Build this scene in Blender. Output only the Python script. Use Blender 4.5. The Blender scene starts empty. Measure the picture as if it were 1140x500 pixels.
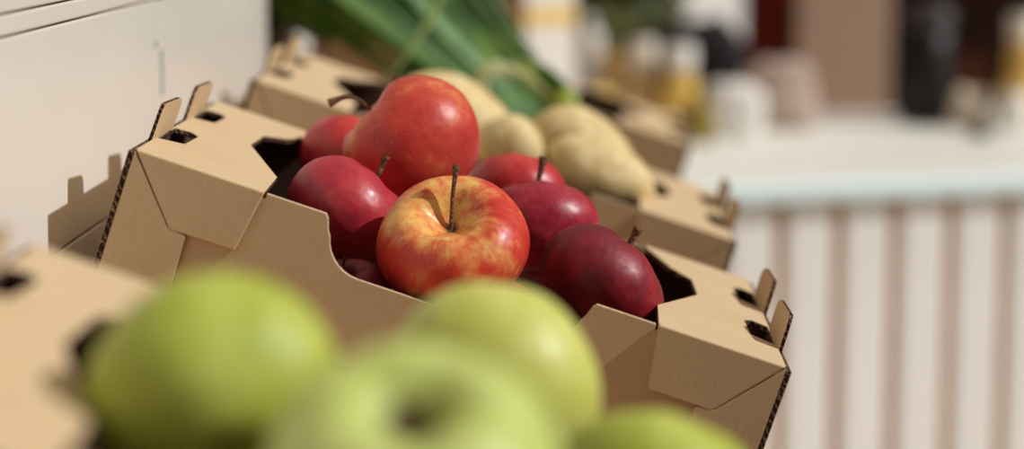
import bpy, bmesh, math, random
from math import sin, cos, pi, radians, atan, atan2, exp, sqrt
from mathutils import Vector, Matrix, noise

SC = bpy.context.scene
COL = SC.collection

# ------------------------------------------------------------------ camera
FPX = 2540.0
PITCH = 0.1446518685720208
YAW = 0.029210866471608955
EYE = Vector((0, 0, 1.35))
cr_ = Vector((cos(YAW), sin(YAW), 0))
cf_ = Vector((-sin(YAW) * cos(PITCH), cos(YAW) * cos(PITCH), -sin(PITCH)))
cu_ = cr_.cross(cf_)
cam = bpy.data.cameras.new('camera')
cam_o = bpy.data.objects.new('camera', cam)
COL.objects.link(cam_o)
M = Matrix((cr_, cu_, -cf_)).transposed().to_4x4()
M.translation = EYE
cam_o.matrix_world = M
cam.sensor_width = 36
cam.lens = 36 * FPX / 1140
cam.clip_start = 0.02
cam.dof.use_dof = True
cam.dof.focus_distance = 1.40
cam.dof.aperture_fstop = 3.0
SC.camera = cam_o


def view(right, up, toward):
    """direction given as seen from the photographer"""
    return (cr_ * right + cu_ * up - cf_ * toward).normalized()


# ------------------------------------------------------------------ materials
def srgb(r, g, b):
    f = lambda c: (c / 255 / 12.92) if c / 255 <= .04045 else ((c / 255 + .055) / 1.055) ** 2.4
    return (f(r), f(g), f(b), 1)


class Nodes:
    def __init__(s, name, rough=.6, spec=.4):
        s.m = bpy.data.materials.new(name)
        s.m.use_nodes = True
        s.t = s.m.node_tree
        s.b = s.t.nodes['Principled BSDF']
        s.b.inputs['Roughness'].default_value = rough
        s.b.inputs['Specular IOR Level'].default_value = spec
        s.co = s.t.nodes.new('ShaderNodeTexCoord').outputs['Object']

    def n(s, typ, **kw):
        x = s.t.nodes.new(typ)
        for k, v in kw.items():
            setattr(x, k, v)
        return x

    def link(s, a, b):
        s.t.links.new(a, b)

    def mapping(s, scale=(1, 1, 1), loc=(0, 0, 0), vec=None):
        x = s.n('ShaderNodeMapping')
        x.inputs['Scale'].default_value = scale
        x.inputs['Location'].default_value = loc
        s.link(vec or s.co, x.inputs['Vector'])
        return x.outputs[0]

    def noise(s, scale, detail=3, rough=.5, vec=None):
        x = s.n('ShaderNodeTexNoise')
        x.inputs['Scale'].default_value = scale
        x.inputs['Detail'].default_value = detail
        x.inputs['Roughness'].default_value = rough
        s.link(vec or s.co, x.inputs['Vector'])
        return x.outputs['Fac']

    def ramp(s, fac, stops, interp='LINEAR'):
        x = s.n('ShaderNodeValToRGB')
        x.color_ramp.interpolation = interp
        e = x.color_ramp.elements
        while len(e) < len(stops):
            e.new(.5)
        for el, (p, c) in zip(e, stops):
            el.position = p
            el.color = c if len(c) == 4 else (*c, 1)
        s.link(fac, x.inputs[0])
        return x.outputs[0]

    def mix(s, fac, a, b, mode='MIX'):
        x = s.n('ShaderNodeMix', data_type='RGBA', blend_type=mode)
        for v, i in ((fac, 0), (a, 6), (b, 7)):
            if hasattr(v, 'is_output') or isinstance(v, bpy.types.NodeSocket):
                s.link(v, x.inputs[i])
            else:
                x.inputs[i].default_value = v
        return x.outputs[2]

    def math(s, op, a, b=None, c=None):
        x = s.n('ShaderNodeMath', operation=op)
        for i, v in enumerate((a, b, c)):
            if v is None:
                continue
            if isinstance(v, bpy.types.NodeSocket):
                s.link(v, x.inputs[i])
            else:
                x.inputs[i].default_value = v
        return x.outputs[0]

    def color(s, c):
        if isinstance(c, bpy.types.NodeSocket):
            s.link(c, s.b.inputs['Base Color'])
        else:
            s.b.inputs['Base Color'].default_value = c

    def bump(s, h, strength=.2, dist=.001):
        x = s.n('ShaderNodeBump')
        x.inputs['Strength'].default_value = strength
        x.inputs['Distance'].default_value = dist
        s.link(h, x.inputs['Height'])
        s.link(x.outputs[0], s.b.inputs['Normal'])


def plain(name, c, rough=.6, var=.12, scale=6, spec=.4):
    q = Nodes(name, rough, spec)
    lo = tuple(v * (1 - var) for v in c[:3]) + (1,)
    hi = tuple(min(1, v * (1 + var)) for v in c[:3]) + (1,)
    q.color(q.ramp(q.noise(scale), [(.3, lo), (.7, hi)]))
    return q.m


def card_mat():
    q = Nodes('kraft_cardboard', .85, .15)
    f = q.noise(900, 2)
    g = q.noise(25, 3)
    c = q.ramp(f, [(.3, (.52, .375, .22)), (.7, (.61, .45, .27))])
    c = q.mix(.25, c, q.ramp(g, [(.3, (.51, .36, .20)), (.75, (.64, .475, .285))]))
    fib = q.noise(220, 2, vec=q.mapping((.25, 3, 3)))
    c = q.mix(q.ramp(fib, [(.62, (0, 0, 0)), (.8, (.25, .25, .25))]), c, (.46, .32, .19, 1))
    q.color(c)
    # shallow washboard of the flutes under the liner
    w = q.n('ShaderNodeTexWave', bands_direction='X')
    w.inputs['Scale'].default_value = 60
    q.link(q.co, w.inputs['Vector'])
    h = q.math('ADD', q.math('MULTIPLY', w.outputs['Fac'], .12), q.math('MULTIPLY', g, .6))
    q.bump(h, .25, .0008)
    return q.m


def edge_mat():
    q = Nodes('corrugated_cut_edge', .9, .1)
    w = q.n('ShaderNodeTexWave', bands_direction='DIAGONAL')
    w.inputs['Scale'].default_value = 120
    w.inputs['Distortion'].default_value = 6
    w.inputs['Detail Scale'].default_value = 3
    q.link(q.co, w.inputs['Vector'])
    q.color(q.ramp(w.outputs['Fac'], [(.40, (.030, .015, .010)), (.85, (.085, .045, .028)), (.98, (.30, .19, .11))]))
    return q.m


def apple_mat(name, dark, mid, light, yellow, yel=.35, streaky=.5, dots=.5, rough=.3, seed=0, cav=.5, hollow=.13):
    """skin of an apple; unit-radius mesh, stem end up"""
    q = Nodes(name, rough, .36)
    sep = q.n('ShaderNodeSeparateXYZ')
    q.link(q.co, sep.inputs[0])
    x, y, z = sep.outputs
    rad = q.math('SQRT', q.math('ADD', q.math('MULTIPLY', x, x), q.math('MULTIPLY', y, y)))
    # direction round the core, for streaks that run from pole to pole
    ux = q.math('DIVIDE', x, q.math('ADD', rad, .02))
    uy = q.math('DIVIDE', y, q.math('ADD', rad, .02))
    comb = q.n('ShaderNodeCombineXYZ')
    q.link(q.math('MULTIPLY', ux, 2.0), comb.inputs[0])
    q.link(q.math('MULTIPLY', uy, 2.0), comb.inputs[1])
    q.link(q.math('ADD', q.math('MULTIPLY', z, 1.9), seed * 3.7), comb.inputs[2])
    streak = q.noise(2.2, 5, .72, vec=comb.outputs[0])
    patch = q.noise(1.5, 3, .5, vec=q.mapping(loc=(seed * 1.3, seed * 2.1, seed)))
    fac = q.math('ADD', q.math('MULTIPLY', streak, streaky), q.math('MULTIPLY', patch, 1 - streaky))
    c = q.ramp(fac, [(.34, dark), (.5, mid), (.66, light)])
    # ground colour shows round the stem cavity and in patches
    top = q.math('MULTIPLY', q.math('SUBTRACT', 1, q.math('MINIMUM', q.math('DIVIDE', rad, max(.01, cav)), 1)),
                 q.math('GREATER_THAN', z, 0))
    m = q.math('ADD', q.math('MULTIPLY', top, 1.1), q.math('MULTIPLY', q.math('SUBTRACT', fac, .5), 3.2))
    m = q.math('ADD', m, yel - .5)
    ym = q.ramp(m, [(.05, (0, 0, 0)), (.55, (1, 1, 1))])
    fine = q.ramp(q.noise(5, 5, .7, vec=q.mapping((1, 1, .6), (seed, 0, 0))), [(.36, (.12, .12, .12)), (.60, (1, 1, 1))])
    ym = q.mix(1.0, ym, fine, 'MULTIPLY')
    c = q.mix(ym, c, (*yellow, 1))
    # lenticels
    v = q.n('ShaderNodeTexVoronoi')
    v.inputs['Scale'].default_value = 15
    q.link(q.co, v.inputs['Vector'])
    d = q.ramp(v.outputs['Distance'], [(.05, (dots, dots, dots)), (.13, (0, 0, 0))])
    c = q.mix(d, c, tuple(min(1, .45 * l + .55 * k) for l, k in zip((.85, .62, .42), light)) + (1,))
    # russet in the bottom of the cavity
    ca = q.math('MULTIPLY', q.math('SUBTRACT', 1, q.math('MINIMUM', q.math('DIVIDE', rad, hollow), 1)),
                q.math('GREATER_THAN', z, 0))
    c = q.mix(q.math('MINIMUM', q.math('MULTIPLY', ca, 1.6), 1), c, (.09, .05, .015, 1))
    q.color(c)
    rr = q.ramp(q.noise(7, 3), [(.3, (rough * .85,) * 3), (.7, (rough * 1.3,) * 3)])
    q.link(rr, q.b.inputs['Roughness'])
    q.b.inputs['Coat Weight'].default_value = .05
    q.b.inputs['Coat Roughness'].default_value = .35
    q.bump(q.noise(3, 2), .06, .02)
    return q.m


CARD = card_mat()
EDGE = edge_mat()
CARD_SHADE = plain('cardboard_inner_shade', (.10, .048, .028, 1), .9, .15, 40)  # crate interior shade painted in: same board, darkened on the inner faces
CARD_CUT = plain('cardboard_cut_rim', (.50, .35, .22, 1), .9, .25, 300)


# ------------------------------------------------------------------ object helpers
def link(name, me, mats, parent=None):
    o = bpy.data.objects.new(name, me)
    for m in (mats if isinstance(mats, (list, tuple)) else [mats]):
        me.materials.append(m)
    COL.objects.link(o)
    o.parent = parent
    return o


def from_bm(name, bm, mats, parent=None, smooth=False, bevel=None, seg=2):
    bmesh.ops.recalc_face_normals(bm, faces=bm.faces)
    me = bpy.data.meshes.new(name)
    bm.to_mesh(me)
    bm.free()
    if smooth:
        for p in me.polygons:
            p.use_smooth = True
    o = link(name, me, mats, parent)
    if bevel:
        b = o.modifiers.new('bevel', 'BEVEL')
        b.width = bevel
        b.segments = seg
        b.limit_method = 'ANGLE'
        b.angle_limit = radians(40)
    return o


def empty(name, loc=(0, 0, 0), rot=None):
    o = bpy.data.objects.new(name, None)
    COL.objects.link(o)
    o.location = loc
    if rot:
        o.rotation_euler = rot
    o.empty_display_size = .05
    return o


def tag(o, label, cat=None, group=None, kind=None):
    o['label'] = label
    if cat:
        o['category'] = cat
    if group:
        o['group'] = group
    if kind:
        o['kind'] = kind
    return o


def structure(o, label=None):
    o['kind'] = 'structure'
    if label:
        o['label'] = label
    return o


def add_box(bm, x0, x1, y0, y1, z0, z1, mi=0):
    v = [bm.verts.new((x, y, z)) for x in (x0, x1) for y in (y0, y1) for z in (z0, z1)]
    for f in ((0, 1, 3, 2), (4, 6, 7, 5), (0, 4, 5, 1), (2, 3, 7, 6), (0, 2, 6, 4), (1, 5, 7, 3)):
        bm.faces.new([v[i] for i in f]).material_index = mi


def sheet(loops, fn, t, inner=None):
    """bmesh of a board cut to the 2D outline loops[0] with holes loops[1:]; fn(a, b, h) -> 3D, h from 0 to t"""
    bm = bmesh.new()
    edges = []
    for lp in loops:
        vs = [bm.verts.new((a, b, 0)) for a, b in lp]
        for i in range(len(vs)):
            edges.append(bm.edges.new((vs[i], vs[(i + 1) % len(vs)])))
    bmesh.ops.triangle_fill(bm, edges=edges, use_beauty=True)

    def inside(p, lp):
        c = False
        for i in range(len(lp)):
            (x1, y1), (x2, y2) = lp[i], lp[i - 1]
            if (y1 > p[1]) != (y2 > p[1]) and p[0] < (x2 - x1) * (p[1] - y1) / (y2 - y1) + x1:
                c = not c
        return c
    kill = []
    for f in bm.faces:
        c = f.calc_center_median()
        if not inside(c, loops[0]) or any(inside(c, h) for h in loops[1:]):
            kill.append(f)
    if kill:
        bmesh.ops.delete(bm, geom=kill, context='FACES')
    base = list(bm.faces)
    r = bmesh.ops.extrude_face_region(bm, geom=base)
    new = [g for g in r['geom'] if isinstance(g, bmesh.types.BMVert)]
    newf = set(g for g in r['geom'] if isinstance(g, bmesh.types.BMFace))
    for v in new:
        v.co.z = t
    for f in bm.faces:
        zs = {round(v.co.z, 6) for v in f.verts}
        f.material_index = 1 if len(zs) > 1 else 0
        if inner is not None and len(zs) == 1 and abs(min(zs) - round(inner, 6)) < 1e-6:
            f.material_index = 2
    for v in bm.verts:
        v.co = Vector(fn(v.co.x, v.co.y, v.co.z))
    return bm


def arc(cx, cy, r, a0, a1, n=6):
    return [(cx + r * cos(radians(a0 + (a1 - a0) * i / n)), cy + r * sin(radians(a0 + (a1 - a0) * i / n))) for i in range(n + 1)]


def tube_bm(pts, radii, n=10, bm=None, cap=True):
    bm = bm or bmesh.new()
    pts = [Vector(p) for p in pts]
    rings = []
    ref = None
    for i, p in enumerate(pts):
        d = (pts[min(i + 1, len(pts) - 1)] - pts[max(i - 1, 0)]).normalized()
        if ref is None:
            ref = Vector((1, 0, 0)) if abs(d.x) < .8 else Vector((0, 1, 0))
        a = (ref - d * ref.dot(d)).normalized()
        ref = a
        b = d.cross(a)
        rings.append([bm.verts.new(p + (a * cos(2 * pi * k / n) + b * sin(2 * pi * k / n)) * radii[i]) for k in range(n)])
    for i in range(len(rings) - 1):
        for k in range(n):
            bm.faces.new((rings[i][k], rings[i][(k + 1) % n], rings[i + 1][(k + 1) % n], rings[i + 1][k]))
    if cap:
        bm.faces.new(rings[0][::-1])
        bm.faces.new(rings[-1])
    return bm


def bez(p0, p1, p2, p3, n):
    out = []
    for i in range(n + 1):
        t = i / n
        out.append(Vector(p0) * (1 - t) ** 3 + Vector(p1) * 3 * t * (1 - t) ** 2 + Vector(p2) * 3 * t * t * (1 - t) + Vector(p3) * t ** 3)
    return out


def lathe_bm(profile, n=24, bm=None, ox=0, oy=0):
    bm = bm or bmesh.new()
    rings = []
    for r, z in profile:
        if r < 1e-6:
            rings.append([bm.verts.new((ox, oy, z))])
        else:
            rings.append([bm.verts.new((ox + r * cos(2 * pi * k / n), oy + r * sin(2 * pi * k / n), z)) for k in range(n)])
    for a, b in zip(rings, rings[1:]):
        for k in range(n):
            k2 = (k + 1) % n
            if len(a) == 1 and len(b) == 1:
                continue
            if len(a) == 1:
                bm.faces.new((a[0], b[k2], b[k]))
            elif len(b) == 1:
                bm.faces.new((a[k], a[k2], b[0]))
            else:
                bm.faces.new((a[k], a[k2], b[k2], b[k]))
    return bm


# ------------------------------------------------------------------ crates
W, D, H, T = .405, .305, .085, .0038
TILT = atan(.335)


def make_crate(loc, label):
    root = empty('cardboard_crate', loc, (0, TILT, 0))
    tag(root, label, 'crate', 'cardboard produce crates in a row')
    mats = [CARD, EDGE, CARD_SHADE]

    def part(name, loops, fn, t=T, parent=root, bevel=.0007, mats=mats, inner=None):
        return from_bm(name, sheet(loops, fn, t, inner), mats, parent, bevel=bevel, seg=2)

    for side in (0, 1):
        X = (lambda u: u) if side == 0 else (lambda u: W - u)
        sg = 1 if side == 0 else -1
        outline = [(0, 0), (.080, 0), (.0785, .065), (.0475, .157), (.0485, .215), (.062, .236),
                   (.079, .296), (.079, D), (.0, D)]
        h1 = [(.0015, .062), (.0165, .072), (.0175, .118), (.012, .127), (.0015, .122)]
        h2 = [(.0015, .190), (.0150, .198), (.0165, .240), (.011, .250), (.0015, .246)]
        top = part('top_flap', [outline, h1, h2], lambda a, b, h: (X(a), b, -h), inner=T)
        # locking flap folded down over the front, with its short rounded fold
        part('locking_flap', [[(.0002, 0), (.0319, -.0380), (.034, -.0392), (.0735, -.0392), (.0800, 0)]],
             lambda a, b, h: (X(a), -h, b), T, top, .0010, [CARD, CARD])
        # end board; its cut edges show at both ends
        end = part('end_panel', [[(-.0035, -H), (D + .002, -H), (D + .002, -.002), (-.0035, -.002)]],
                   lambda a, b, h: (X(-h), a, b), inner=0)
        for v0 in (.050, .172):
            part('tab', [[(v0, -.004), (v0 + .001, .012)] + [(v0, .004), (v0 + .001, .0190), (v0 + .005, .0230), (v0 + .036, .0245), (v0 + .041, .0236), (v0 + .044, .021)] +
                          [(v0 + .045, .017), (v0 + .045, .004), (v0 + .045, -.004)]],
                 lambda a, b, h: (X(-h - .0002 + (b + .004) * .03 + (a - v0) * .09 * min(1, max(0, b + .004) / .006)), a, b), T * .62, end, .0004)
        # glued wrap-round corner on the front and on the back
        part('corner_lap', [[(0, -.0012), (.0318, -.0382), (.0435, -.0400), (.0440, -H), (0, -H)]],
             lambda a, b, h: (X(a), -h, b), T * .96, root, .0004, [CARD, CARD])
        part('corner_lap', [[(0, -.004), (.044, -.004), (.044, -H), (0, -H)]],
             lambda a, b, h: (X(a), D + h * .5, b), T)
    cut = [(.120, -.0035)] + [(.1222, -.010)] + arc(.148, -.0085, .0242, 180 + 12, 270, 7) + \
          arc(W - .148, -.0085, .0242, 270, 348, 7) + [(W - .1222, -.010), (W - .120, -.0035)]
    cut = [(a, b) for a, b in cut]
    prof = [(0, -H), (W, -H), (W, -.0045), (W - .08, -.0045)] + [(W - .1185, -.0015)][:0] + cut[::-1] + [(.08, -.0045), (0, -.0045)]
    prof = [(0, -H), (W, -H), (W, -.0045), (W - .081, -.0045), (W - .0812, -.001), (W - .118, -.001)] + cut[::-1][0:] + [(.118, -.001), (.0812, -.001), (.081, -.0045), (0, -.0045)]
    part('front_panel', [prof], lambda a, b, h: (a, h, b), mats=[CARD, CARD_CUT, CARD_SHADE], inner=T)
    part('back_panel', [[(a, b - .001) for a, b in prof]], lambda a, b, h: (a, D - T + h, b), mats=[CARD, CARD_CUT, CARD_SHADE], inner=0)
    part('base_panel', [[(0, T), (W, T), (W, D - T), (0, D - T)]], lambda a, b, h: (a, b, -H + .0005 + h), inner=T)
    return root


CR = {}
CR['green'] = make_crate((-.2415, .695, 1.1943), 'blurred cardboard crate nearest the camera, holding green apples')
CR['red'] = make_crate((-.2602, 1.33, 1.2007), 'sharp cardboard crate holding red apples, second in the row')
CR['potato'] = make_crate((-.2585, 1.82, 1.2018), 'cardboard crate of potatoes behind the red apples')
CR['onion'] = make_crate((-.264, 2.48, 1.207), 'farthest cardboard crate, under the green onion leaves')


def inv_rot(o):
    return o.rotation_euler.to_matrix()


def cpos(key, u, v, n):
    r = CR[key]
    return Vector(r.location) + inv_rot(r) @ Vector((u, v, n))


# ------------------------------------------------------------------ apples
STEM = None


def stem_material():
    q = Nodes('apple_stem', .8, .2)
    c = q.ramp(q.noise(14, 4, .7), [(.3, (.07, .028, .02)), (.55, (.20, .09, .05)), (.8, (.42, .26, .14))])
    q.color(c)
    q.bump(q.noise(18, 3), .5, .03)
    return q.m


STEM = stem_material()
STEM_G = plain('green_brown_stem', (.16, .10, .04, 1), .8, .4, 12)


def apple_mesh(name, mat, seed, squash=.86, taper=.09, lobes=.014, cavity=.40, cav_w=.30):
    rnd = random.Random(seed)
    bm = bmesh.new()
    NP, NA = 60, 72
    ph0 = rnd.uniform(0, 6.28)
    lean = rnd.uniform(-.04, .04)
    rings = []
    for i in range(NP + 1):
        t = i / NP
        phi = pi * t
        ring = []
        for k in range(NA):
            a = 2 * pi * k / NA
            wtop = max(0, cos(phi))
            wbot = max(0, -cos(phi))
            s = sin(phi)
            rr = s ** .93 * (1 + taper * cos(phi) - .02 * cos(2 * phi))
            lob = lobes * (.35 + wtop * .5 + wbot * 1.4) * cos(5 * a + ph0) + .016 * cos(2 * a + ph0 * 2) + .008 * cos(3 * a + ph0)
            rr *= 1 + lob * min(1, s * 1.5)
            z = squash * cos(phi) * (1 - .04 * (wbot))
            # stem cavity and calyx basin
            z -= cavity * exp(-(rr / cav_w) ** 2) * (1 if phi < pi / 2 else 0)
            z += .20 * exp(-(rr / .26) ** 2) * (1 if phi > pi / 2 else 0)
            z += lobes * 1.3 * wtop * sin(min(1, rr) * pi) * cos(5 * a + ph0 + .5)
            x, y = rr * cos(a), rr * sin(a)
            p = Vector((x + lean * z, y, z))
            dn = noise.noise(p * 1.0 + Vector((seed * 3.1, 0, 0))) * .04
            p *= 1 + dn * min(1, rr * 2)
            ring.append(p)
        rings.append(ring)
    top = bm.verts.new(sum(rings[0], Vector()) / NA)
    bot = bm.verts.new(sum(rings[-1], Vector()) / NA)
    vr = [[bm.verts.new(p) for p in r] for r in rings[1:-1]]
    for k in range(NA):
        k2 = (k + 1) % NA
        bm.faces.new((top, vr[0][k], vr[0][k2]))
        bm.faces.new((bot, vr[-1][k2], vr[-1][k]))
        for a, b in zip(vr, vr[1:]):
            bm.faces.new((a[k], b[k], b[k2], a[k2]))
    return from_bm(name, bm, mat, None, smooth=True)


def make_apple(name, mat, seed, pos, r, axis, label, group, stem=None, spin=0, stem_mat=None, stem_w=.04, **kw):
    """axis: direction of the stem end; stem: (list of view-space offsets from the cavity floor, in radii)"""
    o = apple_mesh(name, mat, seed, **kw)
    z = axis.normalized()
    x = Vector((0, 1, 0)).cross(z).normalized() if abs(z.y) < .9 else Vector((1, 0, 0)).cross(z).normalized()
    y = z.cross(x)
    R = Matrix((x, y, z)).transposed() @ Matrix.Rotation(spin, 3, 'Z')
    o.rotation_euler = R.to_euler()
    o.location = pos
    o.scale = (r, r, r)
    tag(o, label, 'apple', group)
    if stem:
        sq = kw.get('squash', .86)
        base = Vector((0, 0, sq - kw.get('cavity', .40) - .03))
        inv = R.transposed()
        pts = [base] + [base + inv @ (cr_ * a + cu_ * b - cf_ * c) for a, b, c in stem]
        fine = []
        P = [pts[0]] + pts + [pts[-1]]
        for i in range(1, len(P) - 2):
            for k in range(6):
                t = k / 6
                p0, p1, p2, p3 = P[i - 1], P[i], P[i + 1], P[i + 2]
                fine.append(.5 * ((2 * p1) + (p2 - p0) * t + (2 * p0 - 5 * p1 + 4 * p2 - p3) * t * t + (3 * p1 - p0 - 3 * p2 + p3) * t ** 3))
        fine.append(pts[-1])
        nn = len(fine)
        rad = []
        for i in range(nn):
            t = i / (nn - 1)
            rad.append(stem_w * (1.15 - .35 * sin(pi * min(1, t * 1.1)) + (.75 * max(0, (t - .82) / .18))))
        s = from_bm('stem', tube_bm(fine, rad, 12), stem_mat or STEM, o, smooth=True)
    return o


RG = 'red apples in the second crate'
crim = dict(dark=(.24, .008, .012), mid=(.38, .016, .022), light=(.50, .04, .04), yellow=(.62, .22, .09))
m_big = apple_mat('orange_red_skin', (.42, .024, .024), (.53, .050, .032), (.62, .12, .050), (.72, .27, .07), yel=.46, streaky=.25, dots=.8, rough=.37, seed=1, cav=.1)
m_left = apple_mat('crimson_skin', (.30, .012, .028), (.41, .022, .036), (.50, .05, .05), (.6, .2, .1), yel=.0, streaky=.5, dots=.2, rough=.38, seed=2, cav=.1)
m_front = apple_mat('yellow_red_streaked_skin', (.46, .018, .012), (.60, .055, .028), (.68, .16, .05), (.76, .46, .12), yel=.47, streaky=.35, dots=.2, rough=.37, seed=3, cav=.98)
m_mid = apple_mat('deep_crimson_skin', (.21, .007, .020), (.32, .013, .030), (.42, .04, .05), (.6, .2, .1), yel=-.1, streaky=.6, dots=.75, rough=.37, seed=4, cav=.1)
m_purple = apple_mat('purple_red_skin', (.10, .004, .010), (.19, .006, .014), (.31, .014, .020), (.5, .08, .04), yel=-.2, streaky=.3, dots=.12, rough=.46, seed=5, cav=.1)
m_back = apple_mat('bright_red_skin', (.34, .012, .02), (.46, .024, .03), (.55, .06, .04), (.62, .2, .1), yel=.05, streaky=.5, dots=.65, rough=.37, seed=6, cav=.1)

make_apple('red_apple', m_big, 11, cpos('red', .1490, .182, .0295), .0480, view(-.74, .62, .08),
           'large orange-red apple speckled yellow, highest on the pile, its curved stem pointing left', RG,
           stem=[(-.12, .10, 0), (-.36, .32, .02), (-.56, .38, .03), (-.80, .29, .04)], stem_w=.034, squash=.93, taper=.07, cavity=.40)
make_apple('red_apple', m_left, 12, cpos('red', .123, .105, -.018), .0395, view(.68, .70, -.2),
           'smooth crimson apple beside the left crate flap, a short stem at its upper right', RG,
           stem=[(.12, .18, 0), (.24, .40, -.02), (.34, .66, -.02)], stem_w=.042, squash=.92)
make_apple('red_apple', m_front, 13, cpos('red', .1950, .046, -.003), .0462, view(-.06, .72, .70),
           'yellow and red streaked apple at the front, upright stem in its open hollow', RG,
           stem=[(.00, .16, .02), (.02, .50, .04), (.07, .88, .05)], stem_w=.030, squash=.76, taper=.12, cavity=.46, cav_w=.38)
make_apple('red_apple', m_mid, 14, cpos('red', .2450, .172, .0035), .0392, view(.02, .96, -.25),
           'deep crimson apple with pale dots between the streaked apple and the potatoes, stem upright', RG,
           stem=[(.02, .14, 0), (.0, .40, 0), (.10, .86, 0)], stem_w=.046, squash=.86)
make_apple('red_apple', m_purple, 15, cpos('red', .2905, .088, -.0055), .0422, view(.64, .74, -.25),
           'dark purple-red apple at the right of the pile, lowest by the right crate flap', RG,
           stem=[(.10, .14, 0), (.20, .34, 0), (.36, .62, 0)], stem_w=.045, squash=.80, taper=.08)
make_apple('red_apple', m_back, 16, cpos('red', .2250, .264, .009), .0345, view(0.1, .97, -.22),
           'red apple mostly hidden, showing behind the deep crimson one and before the round potato', RG, squash=.88)
make_apple('red_apple', m_back, 17, cpos('red', .1080, .258, -.0035), .0365, view(.30, .94, -.10),
           'red apple half hidden behind the large orange-red apple, next to the left flap notch', RG,
           stem=[(.15, .30, 0), (.45, .70, 0), (.74, 1.22, 0)], stem_w=.045, squash=.88)
make_apple('red_apple', m_purple, 18, cpos('red', .1440, .042, -.0550), .0280, view(-.1, .86, .5),
           'shaded dark red apple low behind the curved front cut-out, with a thin stem', RG,
           stem=[(0, .15, .03), (-.02, .35, .08), (.02, .58, .1)], stem_w=.03, squash=.86)
make_apple('red_apple', m_mid, 19, cpos('red', .240, .118, -.0520), .0300, view(.2, .8, .3),
           'shaded red apple in the bottom layer, between the streaked and the purple-red apples', RG, squash=.86)

GG = 'green apples in the nearest crate'


def green_mat(name, seed, a=(.33, .40, .045), b=(.46, .52, .10), c=(.60, .64, .22)):
    return apple_mat(name, a, b, c, (.70, .70, .30), yel=-.05, streaky=.45, dots=.25, rough=.46, seed=seed, cav=.35, hollow=.27)


m_g1 = green_mat('green_apple_skin', 21, (.27, .34, .022), (.38, .43, .050), (.48, .52, .11))
m_g2 = green_mat('yellow_green_apple_skin', 22, (.43, .45, .065), (.52, .53, .11), (.60, .60, .19))
m_g3 = green_mat('pale_green_apple_skin', 23, (.38, .46, .07), (.50, .57, .15), (.62, .66, .30))
make_apple('green_apple', m_g1, 31, cpos('green', .113, .105, .012), .0448, view(-.25, .55, -.75),
           'green apple beside the left flap of the nearest crate', GG, squash=.93, lobes=.012)
make_apple('green_apple', m_g2, 32, cpos('green', .211, .262, .0120), .0460, view(.25, .55, -.75),
           'yellow-green apple overlapping the front of the red apple crate, behind the others', GG, squash=.95, lobes=.015, taper=.05)
make_apple('green_apple', m_g3, 33, cpos('green', .190, .004, .034), .0460, view(-.03, .78, .62),
           'pale green apple closest to the camera, its brown hollow facing up', GG,
           stem=[(0, .1, 0), (-.02, .22, .03)], stem_mat=STEM_G, stem_w=.05, squash=.86, cavity=.42, cav_w=.34)
make_apple('green_apple', m_g1, 34, cpos('green', .286, .190, .003), .0410, view(.3, .8, -.4),
           'green apple at the bottom edge of the photo, rightmost of the green ones', GG, squash=.92)
make_apple('green_apple', m_g1, 35, cpos('green', .130, .200, -.0440), .0340, view(.3, .8, -.4),
           'green apple in the bottom layer, behind the one by the left flap', GG, squash=.92)
make_apple('green_apple', m_g2, 36, cpos('green', .205, .115, -.0420), .0360, view(.3, .8, -.4),
           'green apple in the bottom layer, wedged under the three big ones', GG, squash=.92)


# ------------------------------------------------------------------ potatoes
def potato_mat():
    q = Nodes('potato_skin', .6, .3)
    c = q.ramp(q.noise(2.2, 4, .6), [(.3, (.54, .385, .165)), (.5, (.70, .53, .25)), (.7, (.78, .64, .36))])
    sp = q.ramp(q.noise(11, 4, .65), [(.56, (0, 0, 0)), (.68, (.6, .6, .6))])
    c = q.mix(sp, c, (.36, .22, .08, 1))
    v = q.n('ShaderNodeTexVoronoi')
    v.inputs['Scale'].default_value = 3.2
    q.link(q.co, v.inputs['Vector'])
    e = q.ramp(v.outputs['Distance'], [(.06, (.75, .75, .75)), (.14, (0, 0, 0))])
    c = q.mix(e, c, (.22, .12, .05, 1))
    q.color(c)
    q.bump(q.noise(9, 5), .12, .03)
    return q.m


POT = potato_mat()
PG = 'potatoes in the third crate'


def make_potato(pos, sx, sy, sz, rot, seed, label):
    bm = bmesh.new()
    bmesh.ops.create_icosphere(bm, subdivisions=5, radius=1)
    off = Vector((seed * 5.3, seed * 1.7, 0))
    rnd = random.Random(seed)
    eyes = [Vector((rnd.gauss(0, 1), rnd.gauss(0, 1), rnd.gauss(0, 1))).normalized() for _ in range(7)]
    for v in bm.verts:
        p = v.co.copy()
        d = 1 + .13 * noise.noise(p * .8 + off) + .022 * noise.noise(p * 2.4 + off)
        for e in eyes:
            a = (p - e).length
            d -= .028 * exp(-(a / .09) ** 2)
        v.co = Vector((p.x * sx, p.y * sy, p.z * sz)) * d / sy
    o = from_bm('potato', bm, POT, None, smooth=True)
    o.location = pos
    o.scale = (sy, sy, sy)
    o.rotation_euler = rot
    tag(o, label, 'potato', PG)
    return o


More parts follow.
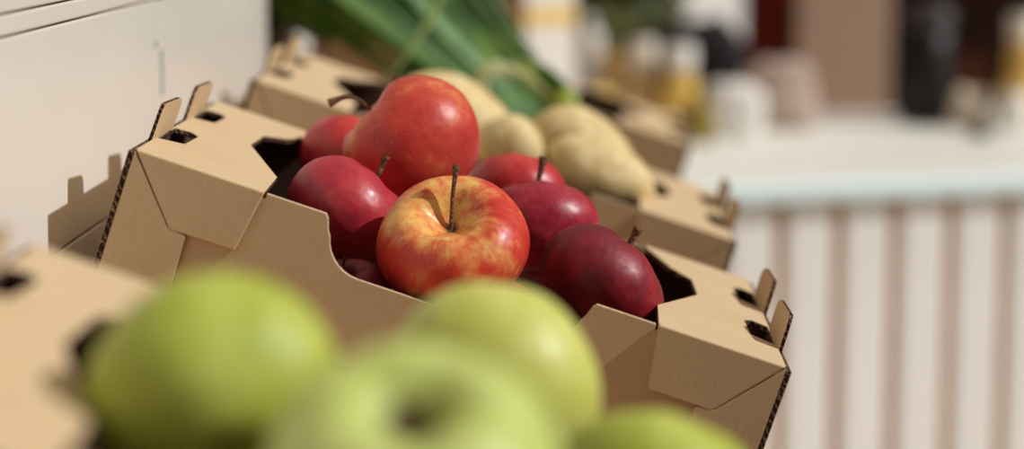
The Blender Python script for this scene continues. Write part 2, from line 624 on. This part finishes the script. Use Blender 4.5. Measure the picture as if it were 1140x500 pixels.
make_potato(cpos('potato', .158, .165, -.002), .058, .044, .041, (0, TILT+.1, .25), 1, 'large pale potato just behind the large orange-red apple')
make_potato(cpos('potato', .2115, .080, .005), .0285, .028, .027, (0, TILT, .2), 2, 'small round potato in the middle of the crate, between two larger potatoes')
make_potato(cpos('potato', .2710, .195, .008), .050, .038, .036, (0, TILT+.12, -.2), 3, 'big smooth yellow potato at the back of the crate by the onion leaves')
make_potato(cpos('potato', .2915, .086, .006), .050, .036, .0285, (0, TILT + .1, .12), 4, 'knobbly brown-spotted potato lying behind the front rim, next to the right flap')
make_potato(cpos('potato', .090, .105, -.042), .040, .032, .030, (0, TILT, .9), 5, 'shaded potato at the left of the crate, by the flap notch')
make_potato(cpos('potato', .150, .055, -.043), .045, .033, .030, (0, TILT, .1), 6, 'potato in the bottom layer, behind the front panel')
make_potato(cpos('potato', .342, .165, -.036), .034, .046, .030, (0, TILT, .0), 7, 'potato under the right flap, behind the knobbly one')


# ------------------------------------------------------------------ bunch of green onions
def leaf_mat(name, a, b, c):
    q = Nodes(name, .52, .35)
    n1 = q.noise(30, 4, .6, vec=q.mapping((1, 1, 1)))
    q.color(q.ramp(n1, [(.3, a), (.5, b), (.75, c)]))
    return q.m


LG = leaf_mat('onion_leaf', (.022, .070, .006), (.055, .14, .012), (.17, .28, .035))
LB = leaf_mat('bluish_onion_leaf', (.024, .090, .008), (.065, .18, .018), (.20, .34, .05))
LD = leaf_mat('dark_onion_leaf', (.010, .045, .008), (.022, .085, .012), (.06, .16, .03))
LY = leaf_mat('yellow_green_leaf', (.26, .38, .03), (.40, .52, .06), (.60, .64, .18))
LP = leaf_mat('pale_dry_leaf', (.40, .45, .16), (.55, .58, .26), (.72, .70, .42))


def at(x, y, Y):
    """a world point behind the given spot at distance Y along the stall; used once for layout"""
    d = cr_ * ((x - 570) / FPX) - cu_ * ((y - 250) / FPX) + cf_
    return EYE + d * (Y / d.y)


def blade(parent, pts, w, mat, roll=0, name='leaf', taper0=.55):
    """long hollow leaf: a flattened tube with a central crease"""
    bm = bmesh.new()
    n = len(pts)
    rings = []
    ref = Vector((0, -1, .3)).normalized()
    for i, p in enumerate(pts):
        t = i / (n - 1)
        d = (pts[min(i + 1, n - 1)] - pts[max(i - 1, 0)]).normalized()
        nrm = (ref - d * ref.dot(d)).normalized()
        nrm = Matrix.Rotation(roll * (1 + .5 * t), 3, d) @ nrm
        side = d.cross(nrm)
        ww = w * (taper0 + (1 - taper0) * min(1, t * 3)) * (1 - .85 * max(0, (t - .45) / .55) ** 1.5)
        th = ww * .28
        prof = [(-1, 0), (-.6, .55), (0, .12), (.6, .55), (1, 0), (.55, -.7), (0, -1), (-.55, -.7)]
        rings.append([bm.verts.new(p + side * (a * ww) + nrm * (b * th)) for a, b in prof])
    k = len(rings[0])
    for a, b in zip(rings, rings[1:]):
        for j in range(k):
            bm.faces.new((a[j], a[(j + 1) % k], b[(j + 1) % k], b[j]))
    bm.faces.new(rings[0][::-1])
    bm.faces.new(rings[-1])
    o = from_bm(name, bm, mat, parent, smooth=True)
    return o


bunch = empty('green_onion_bunch', (0, 0, 0))
tag(bunch, 'bunch of long green onion leaves spilling over the farthest crate', 'green onions')
rnd = random.Random(5)
root_pt = at(646, 124, 2.50)
for i in range(84):
    front = rnd.random()
    f = rnd.random() * (.30 + .70 * front)
    ang = radians(150 - 30 * f + rnd.uniform(-2, 2))
    L = rnd.uniform(.37, .46)
    base = root_pt + Vector((-.085 * (1 - f) + rnd.uniform(-.008, .004), -.035 + .12 * front, -.014 * (1 - f) - rnd.uniform(0, .010)))
    if front < .5:
        base.z -= .004
    dirv = Vector((cos(ang), rnd.uniform(-.05, .10), sin(ang) * .95))
    nrm = Vector((sin(ang), 0, -cos(ang)))
    bow = -.010 - .020 * f + rnd.uniform(-.008, .012)
    p1 = base + dirv * L * .33 + nrm * bow * -.2
    p2 = base + dirv * L * .68 + nrm * (bow * .5)
    p3 = base + dirv * L + nrm * (.055 * f + rnd.uniform(-.03, .03) * (1 - f))
    pts = bez(base, p1, p2, p3, 18)
    m = rnd.choice([LG, LG, LD, LB, LG, LD])
    o = blade(bunch, pts, rnd.uniform(.011, .017), m, rnd.uniform(-.6, .6))
# yellowish stems where the leaves gather
for i in range(9):
    a = at(648 + rnd.uniform(-10, 4), 142, 2.39 + rnd.uniform(-.01, .03))
    b = at(586 + rnd.uniform(-24, 18), 72 + rnd.uniform(-10, 12), 2.40 + rnd.uniform(-.02, .03))
    o = blade(bunch, bez(a, a + (b - a) * .3 + Vector((.006, 0, .006)), a + (b - a) * .7 + Vector((.006, 0, .006)), b, 8), .008, LY if i % 3 else LG, 0, 'leaf', .9)
    if i % 3:
        o['label'] = 'yellow-green leaf'
# curled pale leaf and thin stray stalk
pts = bez(at(538, 108, 2.27), at(526, 70, 2.27), at(562, 62, 2.27), at(612, 106, 2.30), 16)
o = blade(bunch, pts, .0075, LP, .2, 'leaf', .8)
o['label'] = 'pale yellow curled leaf'
pts = bez(at(500, -40, 2.30), at(492, 0, 2.28), at(470, 45, 2.24), at(425, 96, 2.20), 16)
o = blade(bunch, pts, .0062, leaf_mat('olive_stalk', (.16, .24, .05), (.24, .33, .08), (.36, .44, .14)), .6, 'leaf', 1)
o['label'] = 'thin light green stray leaf'

# ------------------------------------------------------------------ sloping stand under the crates
WOOD = plain('brown_wood', srgb(150, 112, 78), .6, .2, 9)
stand = empty('display_stand', (0, 1.7, 0))
tag(stand, 'sloping wooden display stand carrying the row of cardboard crates', 'stand')
c_, s_ = cos(TILT), sin(TILT)


def tilted_box(name, u0, u1, Y0, Y1, n0, n1, mat, parent):
    bm = bmesh.new()
    add_box(bm, u0, u1, Y0, Y1, n0, n1)
    R = Matrix.Rotation(TILT, 4, 'Y')
    bmesh.ops.transform(bm, matrix=Matrix.Translation((-.2602, -1.7, 1.2007)) @ R, verts=bm.verts)
    return from_bm(name, bm, mat, parent, bevel=.002)


for k in range(4):
    u0 = -.004 + k * .104
    tilted_box('board', u0, u0 + .098, .60, 2.86, -.110, -.0895, WOOD, stand)
for Y in (.66, 1.72, 2.78):
    tilted_box('bearer', .0, .40, Y, Y + .04, -.15, -.1105, WOOD, stand)
    for X, zt in ((-.27, 1.03), (.075, .912)):
        bm = bmesh.new()
        add_box(bm, X, X + .04, Y - 1.7, Y - 1.66, 0, zt)
        from_bm('leg', bm, WOOD, stand, bevel=.003)

# ------------------------------------------------------------------ the setting
WALL_X = -.3145
GROUT = plain('wall_joint', srgb(150, 140, 122), .9, .1, 30)


def tile_mat():
    q = Nodes('white_wall_panel', .22, .5)
    q.color(q.ramp(q.noise(3, 3), [(.3, (.72, .67, .60)), (.7, (.79, .74, .67))]))
    q.bump(q.noise(4, 2), .08, .01)
    return q.m


TILE = tile_mat()
bm = bmesh.new()
add_box(bm, WALL_X - .12, WALL_X - .004, -1.2, 2.30, 0, 1.42)
for f in bm.faces:
    f.material_index = 1
zrows = [.0, .34, .61, .88, 1.1345, 1.2712, 1.2838, 1.42]
yj = 1.712
for a, b in zip(zrows, zrows[1:]):
    y = yj - .60 * 5
    while y < 2.3 - .01:
        y1 = min(y + .60, 2.3)
        if y1 > -1.2:
            add_box(bm, WALL_X - .004, WALL_X, max(y, -1.2) + .0012, y1 - .0014, a + .0007, b - .0007, 0)
        y += .60
structure(from_bm('wall_left', bm, [TILE, GROUT], bevel=.0012))
# teal paint chips on the upright joint
bm = bmesh.new()
for (z0, z1, w) in ((1.236, 1.240, .0030), (1.198, 1.232, .0024), (1.270, 1.292, .002)):
    yc = yj if w < .0029 else yj - .022
    add_box(bm, WALL_X - .003, WALL_X + .0004, yc - w, yc + w, z0, z1)
structure(from_bm('trim_1', bm, plain('teal_paint_trace', srgb(48, 112, 92), .6)), 'teal paint traces along the upright wall joint')

# beyond the white panels: brown frame, green strip, white post, red-brown boarding
def sbox(name, x0, x1, y0, y1, z0, z1, mat, label=None, bevel=.003):
    bm = bmesh.new()
    add_box(bm, x0, x1, y0, y1, z0, z1)
    return structure(from_bm(name, bm, mat, bevel=bevel), label)


sbox('trim_2', -.42, -.345, 2.302, 2.47, 0, 2.3, plain('taupe_paint', srgb(150, 132, 112), .6))
sbox('trim_3', -.42, -.335, 2.472, 2.56, 0, 2.3, plain('dark_green_paint', srgb(62, 78, 62), .5))
sbox('trim_4', -.42, -.325, 2.562, 2.76, 0, 2.3, plain('white_gloss_paint', srgb(232, 230, 226), .35))
RB = plain('red_brown_boarding', srgb(92, 52, 38), .6, .2, 5)
sbox('wall_side', -.46, -.36, 2.762, 7.3, 0, 2.6, RB)

def bounce_floor_mat():
    q = Nodes('pale_bounce_paving', .8, .2)
    b = q.n('ShaderNodeTexBrick')
    b.inputs['Scale'].default_value = 2
    b.inputs['Color1'].default_value = srgb(222, 210, 192)
    b.inputs['Color2'].default_value = srgb(212, 198, 180)
    b.inputs['Mortar'].default_value = srgb(140, 130, 118)
    q.link(q.co, b.inputs['Vector'])
    q.color(b.outputs['Color'])
    return q.m


sbox('unseen_bounce_floor', -.5, 4.5, 1.72, 10.5, -.05, 0, bounce_floor_mat(), bevel=None)  # unseen ground, toned pale to bounce sunlight onto the counter slats
sbox('unseen_floor_front', -1.2, 4.5, -1.5, 1.7199, -.05, 0, plain('low_bounce_ground', (.075, .066, .058, 1), .9, .2, 60), bevel=None)  # unseen ground, made dark to cut light bounced onto the crate fronts

# back wall: dull olive wall, bright white part, dark red door, beige pillar, deep dark opening
YB = 6.6


def bx(px, Y=YB):
    return (px - 645) / 2540 * Y * 1.0


OLV = plain('olive_brown_wall', srgb(188, 166, 124), .8, .25, 3)
sbox('wall_back', -.5, bx(742), YB, YB + .1, 0, 2.6, OLV)
# gap between the walls, with a sunlit white house wall standing askew beyond it
bm = bmesh.new()
add_box(bm, -1.3, 1.3, -.05, .05, 0, 3)
bmesh.ops.transform(bm, matrix=Matrix.Translation((bx(790, 8.3), 8.3, 0)) @ Matrix.Rotation(radians(40), 4, 'Z'), verts=bm.verts)
structure(from_bm('wall_outside', bm, plain('white_render', srgb(236, 232, 226), .8)), 'sunlit white house wall')
sbox('door_1', bx(828), bx(884), YB + .01, YB + .07, 0, 2.3, plain('dark_red_door_paint', srgb(120, 36, 22), .5, .15, 3), 'dark red door')
sbox('trim_5', bx(828), bx(884), YB, YB + .1, 2.3, 2.6, RB)
sbox('wall_pillar', bx(884), bx(984), YB - .12, YB + .1, 0, 2.6, plain('beige_plaster', srgb(232, 204, 182), .8, .06, 4), 'beige plastered pillar')
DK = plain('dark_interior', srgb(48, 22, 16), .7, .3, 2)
bm = bmesh.new()
x0, x1 = bx(984), 4.5
add_box(bm, x0, x1, YB + .5, YB + .6, 0, 2.6)
add_box(bm, x0 - .1, x0, YB + .1, YB + .5, 0, 2.6)
add_box(bm, x1 - .05, x1, YB - .1, YB + .5, 0, 2.6)
add_box(bm, x0 - .1, x1, YB - .1, YB + .6, 2.6, 2.7)
structure(from_bm('wall_recess', bm, DK))

# ------------------------------------------------------------------ white counter with upright slats
WH = plain('white_paint', srgb(252, 250, 246), .5, .03, 4)
TAN = plain('tan_timber', srgb(222, 160, 88), .7, .12, 8)
counter = empty('white_counter', (.331, 3.74, 0), (0, 0, radians(18)))
tag(counter, 'long white counter with upright white slats and tan gaps, behind the crates', 'counter')
ZT, DEPTH = .88, 1.03
X0, X1 = -.37, 2.2


def cbox(name, x0, x1, y0, y1, z0, z1, mat, bevel=.003):
    bm = bmesh.new()
    add_box(bm, x0, x1, y0, y1, z0, z1)
    return from_bm(name, bm, mat, counter, bevel=bevel)


cbox('worktop', X0, X1, -.012, DEPTH, ZT - .022, ZT, plain('white_worktop', srgb(235, 234, 224), .45, .03, 4))
prof = [(-.0125, ZT + .0005), (-.030, ZT - .012), (-.032, ZT - .034), (-.0125, ZT - .034)]
o = from_bm('edge_strip', sheet([prof], lambda a, b, h: (X0 + h, a, b), X1 - X0),
            [plain('pale_aqua_strip', srgb(222, 238, 238), .3, .03, 3)] * 2, counter, bevel=.002)
o['label'] = 'pale aqua edge strip'
cbox('carcass', X0 + .03, X1 - .03, .010, DEPTH - .03, .04, ZT - .0225, TAN)
pitch = .1035
k = int(X0 / pitch)
while k * pitch + pitch < X1:
    a, b = k * pitch + .0112, (k + 1) * pitch - .0112
    bm = bmesh.new()
    add_box(bm, a, b, -.014, .0095, .05, ZT - .0345)
    from_bm('slat', bm, WH, counter, bevel=.007, seg=3)
    k += 1

# ------------------------------------------------------------------ things on the counter
GLS = {}


def glassy(name, c, rough=.25):
    if name not in GLS:
        q = Nodes(name, rough, .6)
        q.b.inputs['Transmission Weight'].default_value = .25
        q.color(c)
        GLS[name] = q.m
    return GLS[name]


def put(name, px, ybase_Y, parts, label, cat, group=None, dz=ZT):
    """parts: (part name, lathe profile in metres, material)"""
    X = (px - 645) / 2540 * ybase_Y
    r = empty(name, (X, ybase_Y, dz))
    tag(r, label, cat, group)
    for pn, prof, m, *rest in parts:
        from_bm(pn, lathe_bm(prof, 28), m, r, smooth=True, bevel=None)
    return r


def jar_parts(r, h, body, lid, lidh=.02, band=None):
    p = [('body', [(0, .0005), (r * .9, .0005), (r, .006), (r, h * .86), (r * .86, h * .93), (r * .82, h), (0, h)], body),
         ('lid', [(0, h + .0005), (r * .88, h + .0005), (r * .9, h + .003), (r * .9, h + lidh), (r * .84, h + lidh + .003), (0, h + lidh + .003)], lid)]
    if band:
        p.append(('paper_label', [(r * 1.004, h * .12), (r * 1.02, h * .13), (r * 1.02, h * .74), (r * 1.004, h * .75)], band))
    return p


YEL = plain('yellow_print', srgb(240, 200, 98), .5, .08)
HON = glassy('honey_glass', srgb(240, 198, 110))
AMB = glassy('brown_preserve_glass', srgb(226, 190, 136))
OIL = plain('olive_oil', srgb(146, 128, 10), .3, .1)
CRM = plain('cream_plastic', srgb(238, 230, 212), .2, .04)
WHL = plain('white_lid', srgb(240, 236, 228), .3, .03)
BLK = plain('black_fabric', srgb(26, 17, 20), .8, .3, 12)
put('oil_bottle', 784, 4.30, [
    ('body', [(0, .0005), (.017, .0005), (.019, .005), (.019, .058), (.012, .070), (.0065, .076), (.0065, .084), (0, .084)], OIL),
    ('cap', [(0, .0845), (.008, .0845), (.008, .096), (0, .096)], OIL)],
    'small olive-yellow oil bottle on the white counter, right of the jars', 'bottle')
JG = 'jars on the white counter'
put('jar', 757, 4.46, jar_parts(.034, .128, HON, WHL, .044, YEL), 'white-lidded honey-yellow jar next to the small oil bottle', 'jar', JG)
put('jar', 716, 4.50, jar_parts(.030, .125, AMB, CRM, .055), 'brown jar with a round cream lid, second from the oil bottle', 'jar', JG)
put('jar', 688, 4.52, jar_parts(.030, .135, AMB, HON, .02), 'amber-brown jar left of the cream-lidded jar', 'jar', JG)
put('jar', 658, 4.30, jar_parts(.042, .075, CRM, YEL, .022), 'low cream jar with a yellow lid, above the dark notch of the farthest crate', 'jar', JG)
put('jar', 738, 4.15, jar_parts(.030, .050, CRM, CRM, .014), 'small beige tub in front of the honey jar', 'jar', JG)
put('plastic_bottle', 657, 4.54, [
    ('body', [(0, .0005), (.027, .0005), (.030, .006), (.030, .175), (.022, .196), (.012, .203), (0, .203)], plain('grey_white_plastic', srgb(205, 198, 188), .4)),
    ('cap', [(0, .2035), (.012, .2035), (.012, .226), (0, .226)], WHL)],
    'tall greyish white bottle right of the white carton', 'bottle')
# tall white carton with yellow band
cart = empty('carton', ((602 - 645) / 2540 * 4.40, 4.40, ZT), (0, 0, radians(38)))
tag(cart, 'tall white carton with a yellow band, seen above the onion leaves', 'carton')
bm = bmesh.new()
add_box(bm, -.060, .060, -.035, .035, .0005, .33)
from_bm('body', bm, plain('white_carton', srgb(232, 226, 218), .5, .03), cart, bevel=.002)
bm = bmesh.new()
add_box(bm, -.0608, .0608, -.0358, .0358, .218, .252)
from_bm('band', bm, YEL, cart, bevel=.0005)['label'] = 'yellow band'


def cloth_lump(name, pos, sx, sy, sz, mat, seed, label, cat, amp=.16, flat=0.0, shear=0):
    bm = bmesh.new()
    bmesh.ops.create_icosphere(bm, subdivisions=5, radius=1)
    off = Vector((seed * 3.3, seed, 0))
    for v in bm.verts:
        p = Vector([math.copysign(abs(c_i) ** .62, c_i) for c_i in v.co])
        d = 1 + amp * noise.noise(p * 1.4 + off) + amp * .6 * abs(noise.noise(p * 3.5 + off))
        z = max(-.62, p.z)
        q = Vector((p.x * d * sx, p.y * d * sy, (z + .62) / 1.62 * sz * (d if z > 0 else 1)))
        q.x += shear * q.z
        v.co = q
    o = from_bm(name, bm, mat, None, smooth=True)
    o.location = pos
    return tag(o, label, cat)


def atz(px, Y):
    return (px - 645) / 2540 * Y


cloth_lump('white_cloth_bag', (atz(816, 4.42), 4.42, ZT + .001), .056, .05, .100, plain('white_cotton', srgb(232, 228, 222), .9, .03), 3,
           'white cloth bag on the counter, right of the oil bottle', 'bag')
cloth_lump('pink_cloth_bag', (atz(866, 4.56), 4.57, ZT + .001), .074, .045, .130, plain('pinkish_cotton', srgb(188, 168, 154), .9, .04), 4,
           'pale pink cloth bag on the counter, before the dark red door', 'bag')
# black bag slumped at the back of the counter
bag = cloth_lump('black_bag', (atz(775, 4.70), 4.71, ZT + .001), .106, .050, .200, BLK, 7,
                 'black bag slumped behind the jars on the white counter', 'bag', .12, shear=0)

# far end: dark drinks machine and white goods
mach = empty('black_canister', (atz(1031, 4.72), 4.72, ZT))
tag(mach, 'tall black canister with a grey top, at the back of the counter', 'canister')
BKM = plain('black_metal', srgb(22, 15, 16), .5, .2)
from_bm('body', lathe_bm([(0, .0005), (.056, .0005), (.060, .006), (.058, .12), (.050, .150), (.050, .19), (0, .19)], 28), BKM, mach, smooth=True)
from_bm('top', lathe_bm([(0, .1905), (.046, .1905), (.056, .206), (.052, .232), (.03, .240), (0, .240)], 28), plain('grey_metal', srgb(62, 54, 56), .5), mach, smooth=True)
cloth_lump('white_sack', (atz(1078, 4.62), 4.62, ZT + .001), .036, .035, .075, plain('cream_sack', srgb(196, 182, 160), .9), 8,
           'cream sack next to the tall black canister', 'sack')
cloth_lump('brown_sack', (atz(1079, 4.78), 4.79, ZT + .001), .032, .028, .130, plain('brown_sackcloth', srgb(120, 66, 44), .9), 9,
           'reddish brown sack peeking up behind the cream sack', 'sack')
put('jar', 1128, 4.60, jar_parts(.036, .075, WHL, HON, .012), 'white jar at the right edge of the photo, on the counter', 'jar', JG)
put('tall_jar', 1135, 4.78, jar_parts(.034, .165, HON, CRM, .05), 'tall tan jar with a thick cream lid, behind the white jar', 'jar', JG)
put('bowl', 1092, 4.42, [('body', [(0, .0005), (.014, .0005), (.024, .012), (.026, .018), (.022, .017), (.012, .006), (0, .005)], BKM)],
    'small black bowl in front of the cream sack', 'bowl')

# ------------------------------------------------------------------ shrub beyond the counter
def shrub(x, y, z0, R, h, mat, name, label, seed, n=900):
    root = empty(name, (x, y, 0))
    tag(root, label, 'plant')
    potm = plain('terracotta', srgb(150, 90, 60), .8)
    from_bm('pot', lathe_bm([(0, .0), (.14, .0), (.19, .34), (.21, .34), (.21, .38), (.18, .38), (.17, .34), (0, .33)], 28), potm, root, smooth=True)
    r = random.Random(seed)
    bm = bmesh.new()
    for i in range(8):
        a = r.uniform(0, 6.28)
        tube_bm([(0, 0, .33), (.04 * cos(a), .04 * sin(a), z0 * .7), (R * .5 * cos(a), R * .4 * sin(a), z0 + h * .5)], [.012, .009, .004], 7, bm)
    from_bm('stem', bm, WOOD, root, smooth=True)
    bm = bmesh.new()
    for i in range(n):
        d = Vector((r.gauss(0, 1), r.gauss(0, 1), r.gauss(0, 1))).normalized() * r.random() ** .4
        c = Vector((d.x * R, d.y * R * .6, z0 + h * .5 + d.z * h * .5))
        ax = Vector((r.gauss(0, 1), r.gauss(0, 1), r.gauss(0, 1))).normalized()
        b = ax.orthogonal().normalized()
        s = r.uniform(.03, .055)
        w = s * .35
        vs = [bm.verts.new(c + q) for q in (-ax * s, b * w - ax * s * .2, b * w * .8 + ax * s * .4, ax * s, -b * w * .8 + ax * s * .4, -b * w - ax * s * .2)]
        bm.faces.new(vs)
    o = from_bm('foliage', bm, mat, root)
    so = o.modifiers.new('solid', 'SOLIDIFY')
    so.thickness = .0012
    return root


shrub(atz(664, 6.1), 6.1, .72, .23, .75, leaf_mat('olive_foliage', (.05, .07, .015), (.12, .14, .03), (.26, .25, .08)), 'potted_shrub',
      'olive-green potted shrub behind the white counter', 3)

# ------------------------------------------------------------------ light
sun = bpy.data.lights.new('sun', 'SUN')
sun.energy = 3.6
sun.angle = radians(1.2)
sun.color = (.98, .98, .97)
so = bpy.data.objects.new('sun', sun)
COL.objects.link(so)
Ldir = Vector((.0620, -.006, .0490)).normalized()
so.rotation_euler = Ldir.to_track_quat('Z', 'Y').to_euler()
so.location = (3, 0, 3)

w = bpy.data.worlds.new('world')
SC.world = w
w.use_nodes = True
nt = w.node_tree
bg = nt.nodes['Background']
tc = nt.nodes.new('ShaderNodeTexCoord')
sx = nt.nodes.new('ShaderNodeSeparateXYZ')
cr = nt.nodes.new('ShaderNodeValToRGB')
nt.links.new(tc.outputs['Generated'], sx.inputs[0])
nt.links.new(sx.outputs[2], cr.inputs[0])
ym = nt.nodes.new('ShaderNodeMapRange')
ym.inputs['From Min'].default_value = -1
ym.inputs['From Max'].default_value = .3
ym.inputs['To Min'].default_value = .50
ym.inputs['To Max'].default_value = 1.0
nt.links.new(sx.outputs[1], ym.inputs['Value'])
nt.links.new(ym.outputs[0], bg.inputs[1])
nt.links.new(cr.outputs[0], bg.inputs[0])
e = cr.color_ramp.elements
e[0].position, e[0].color = 0.0, (.085, .062, .046, 1)      # houses and awnings round the stall
e[1].position, e[1].color = 0.75, (.50, .44, .38, 1)       # open sky
k_ = e.new(.18)
k_.color = (.15, .105, .07, 1)

vs = SC.view_settings
vs.view_transform = 'Standard'
vs.look = 'None'
vs.gamma = 1
vs.exposure = 0
vs.use_curve_mapping = False
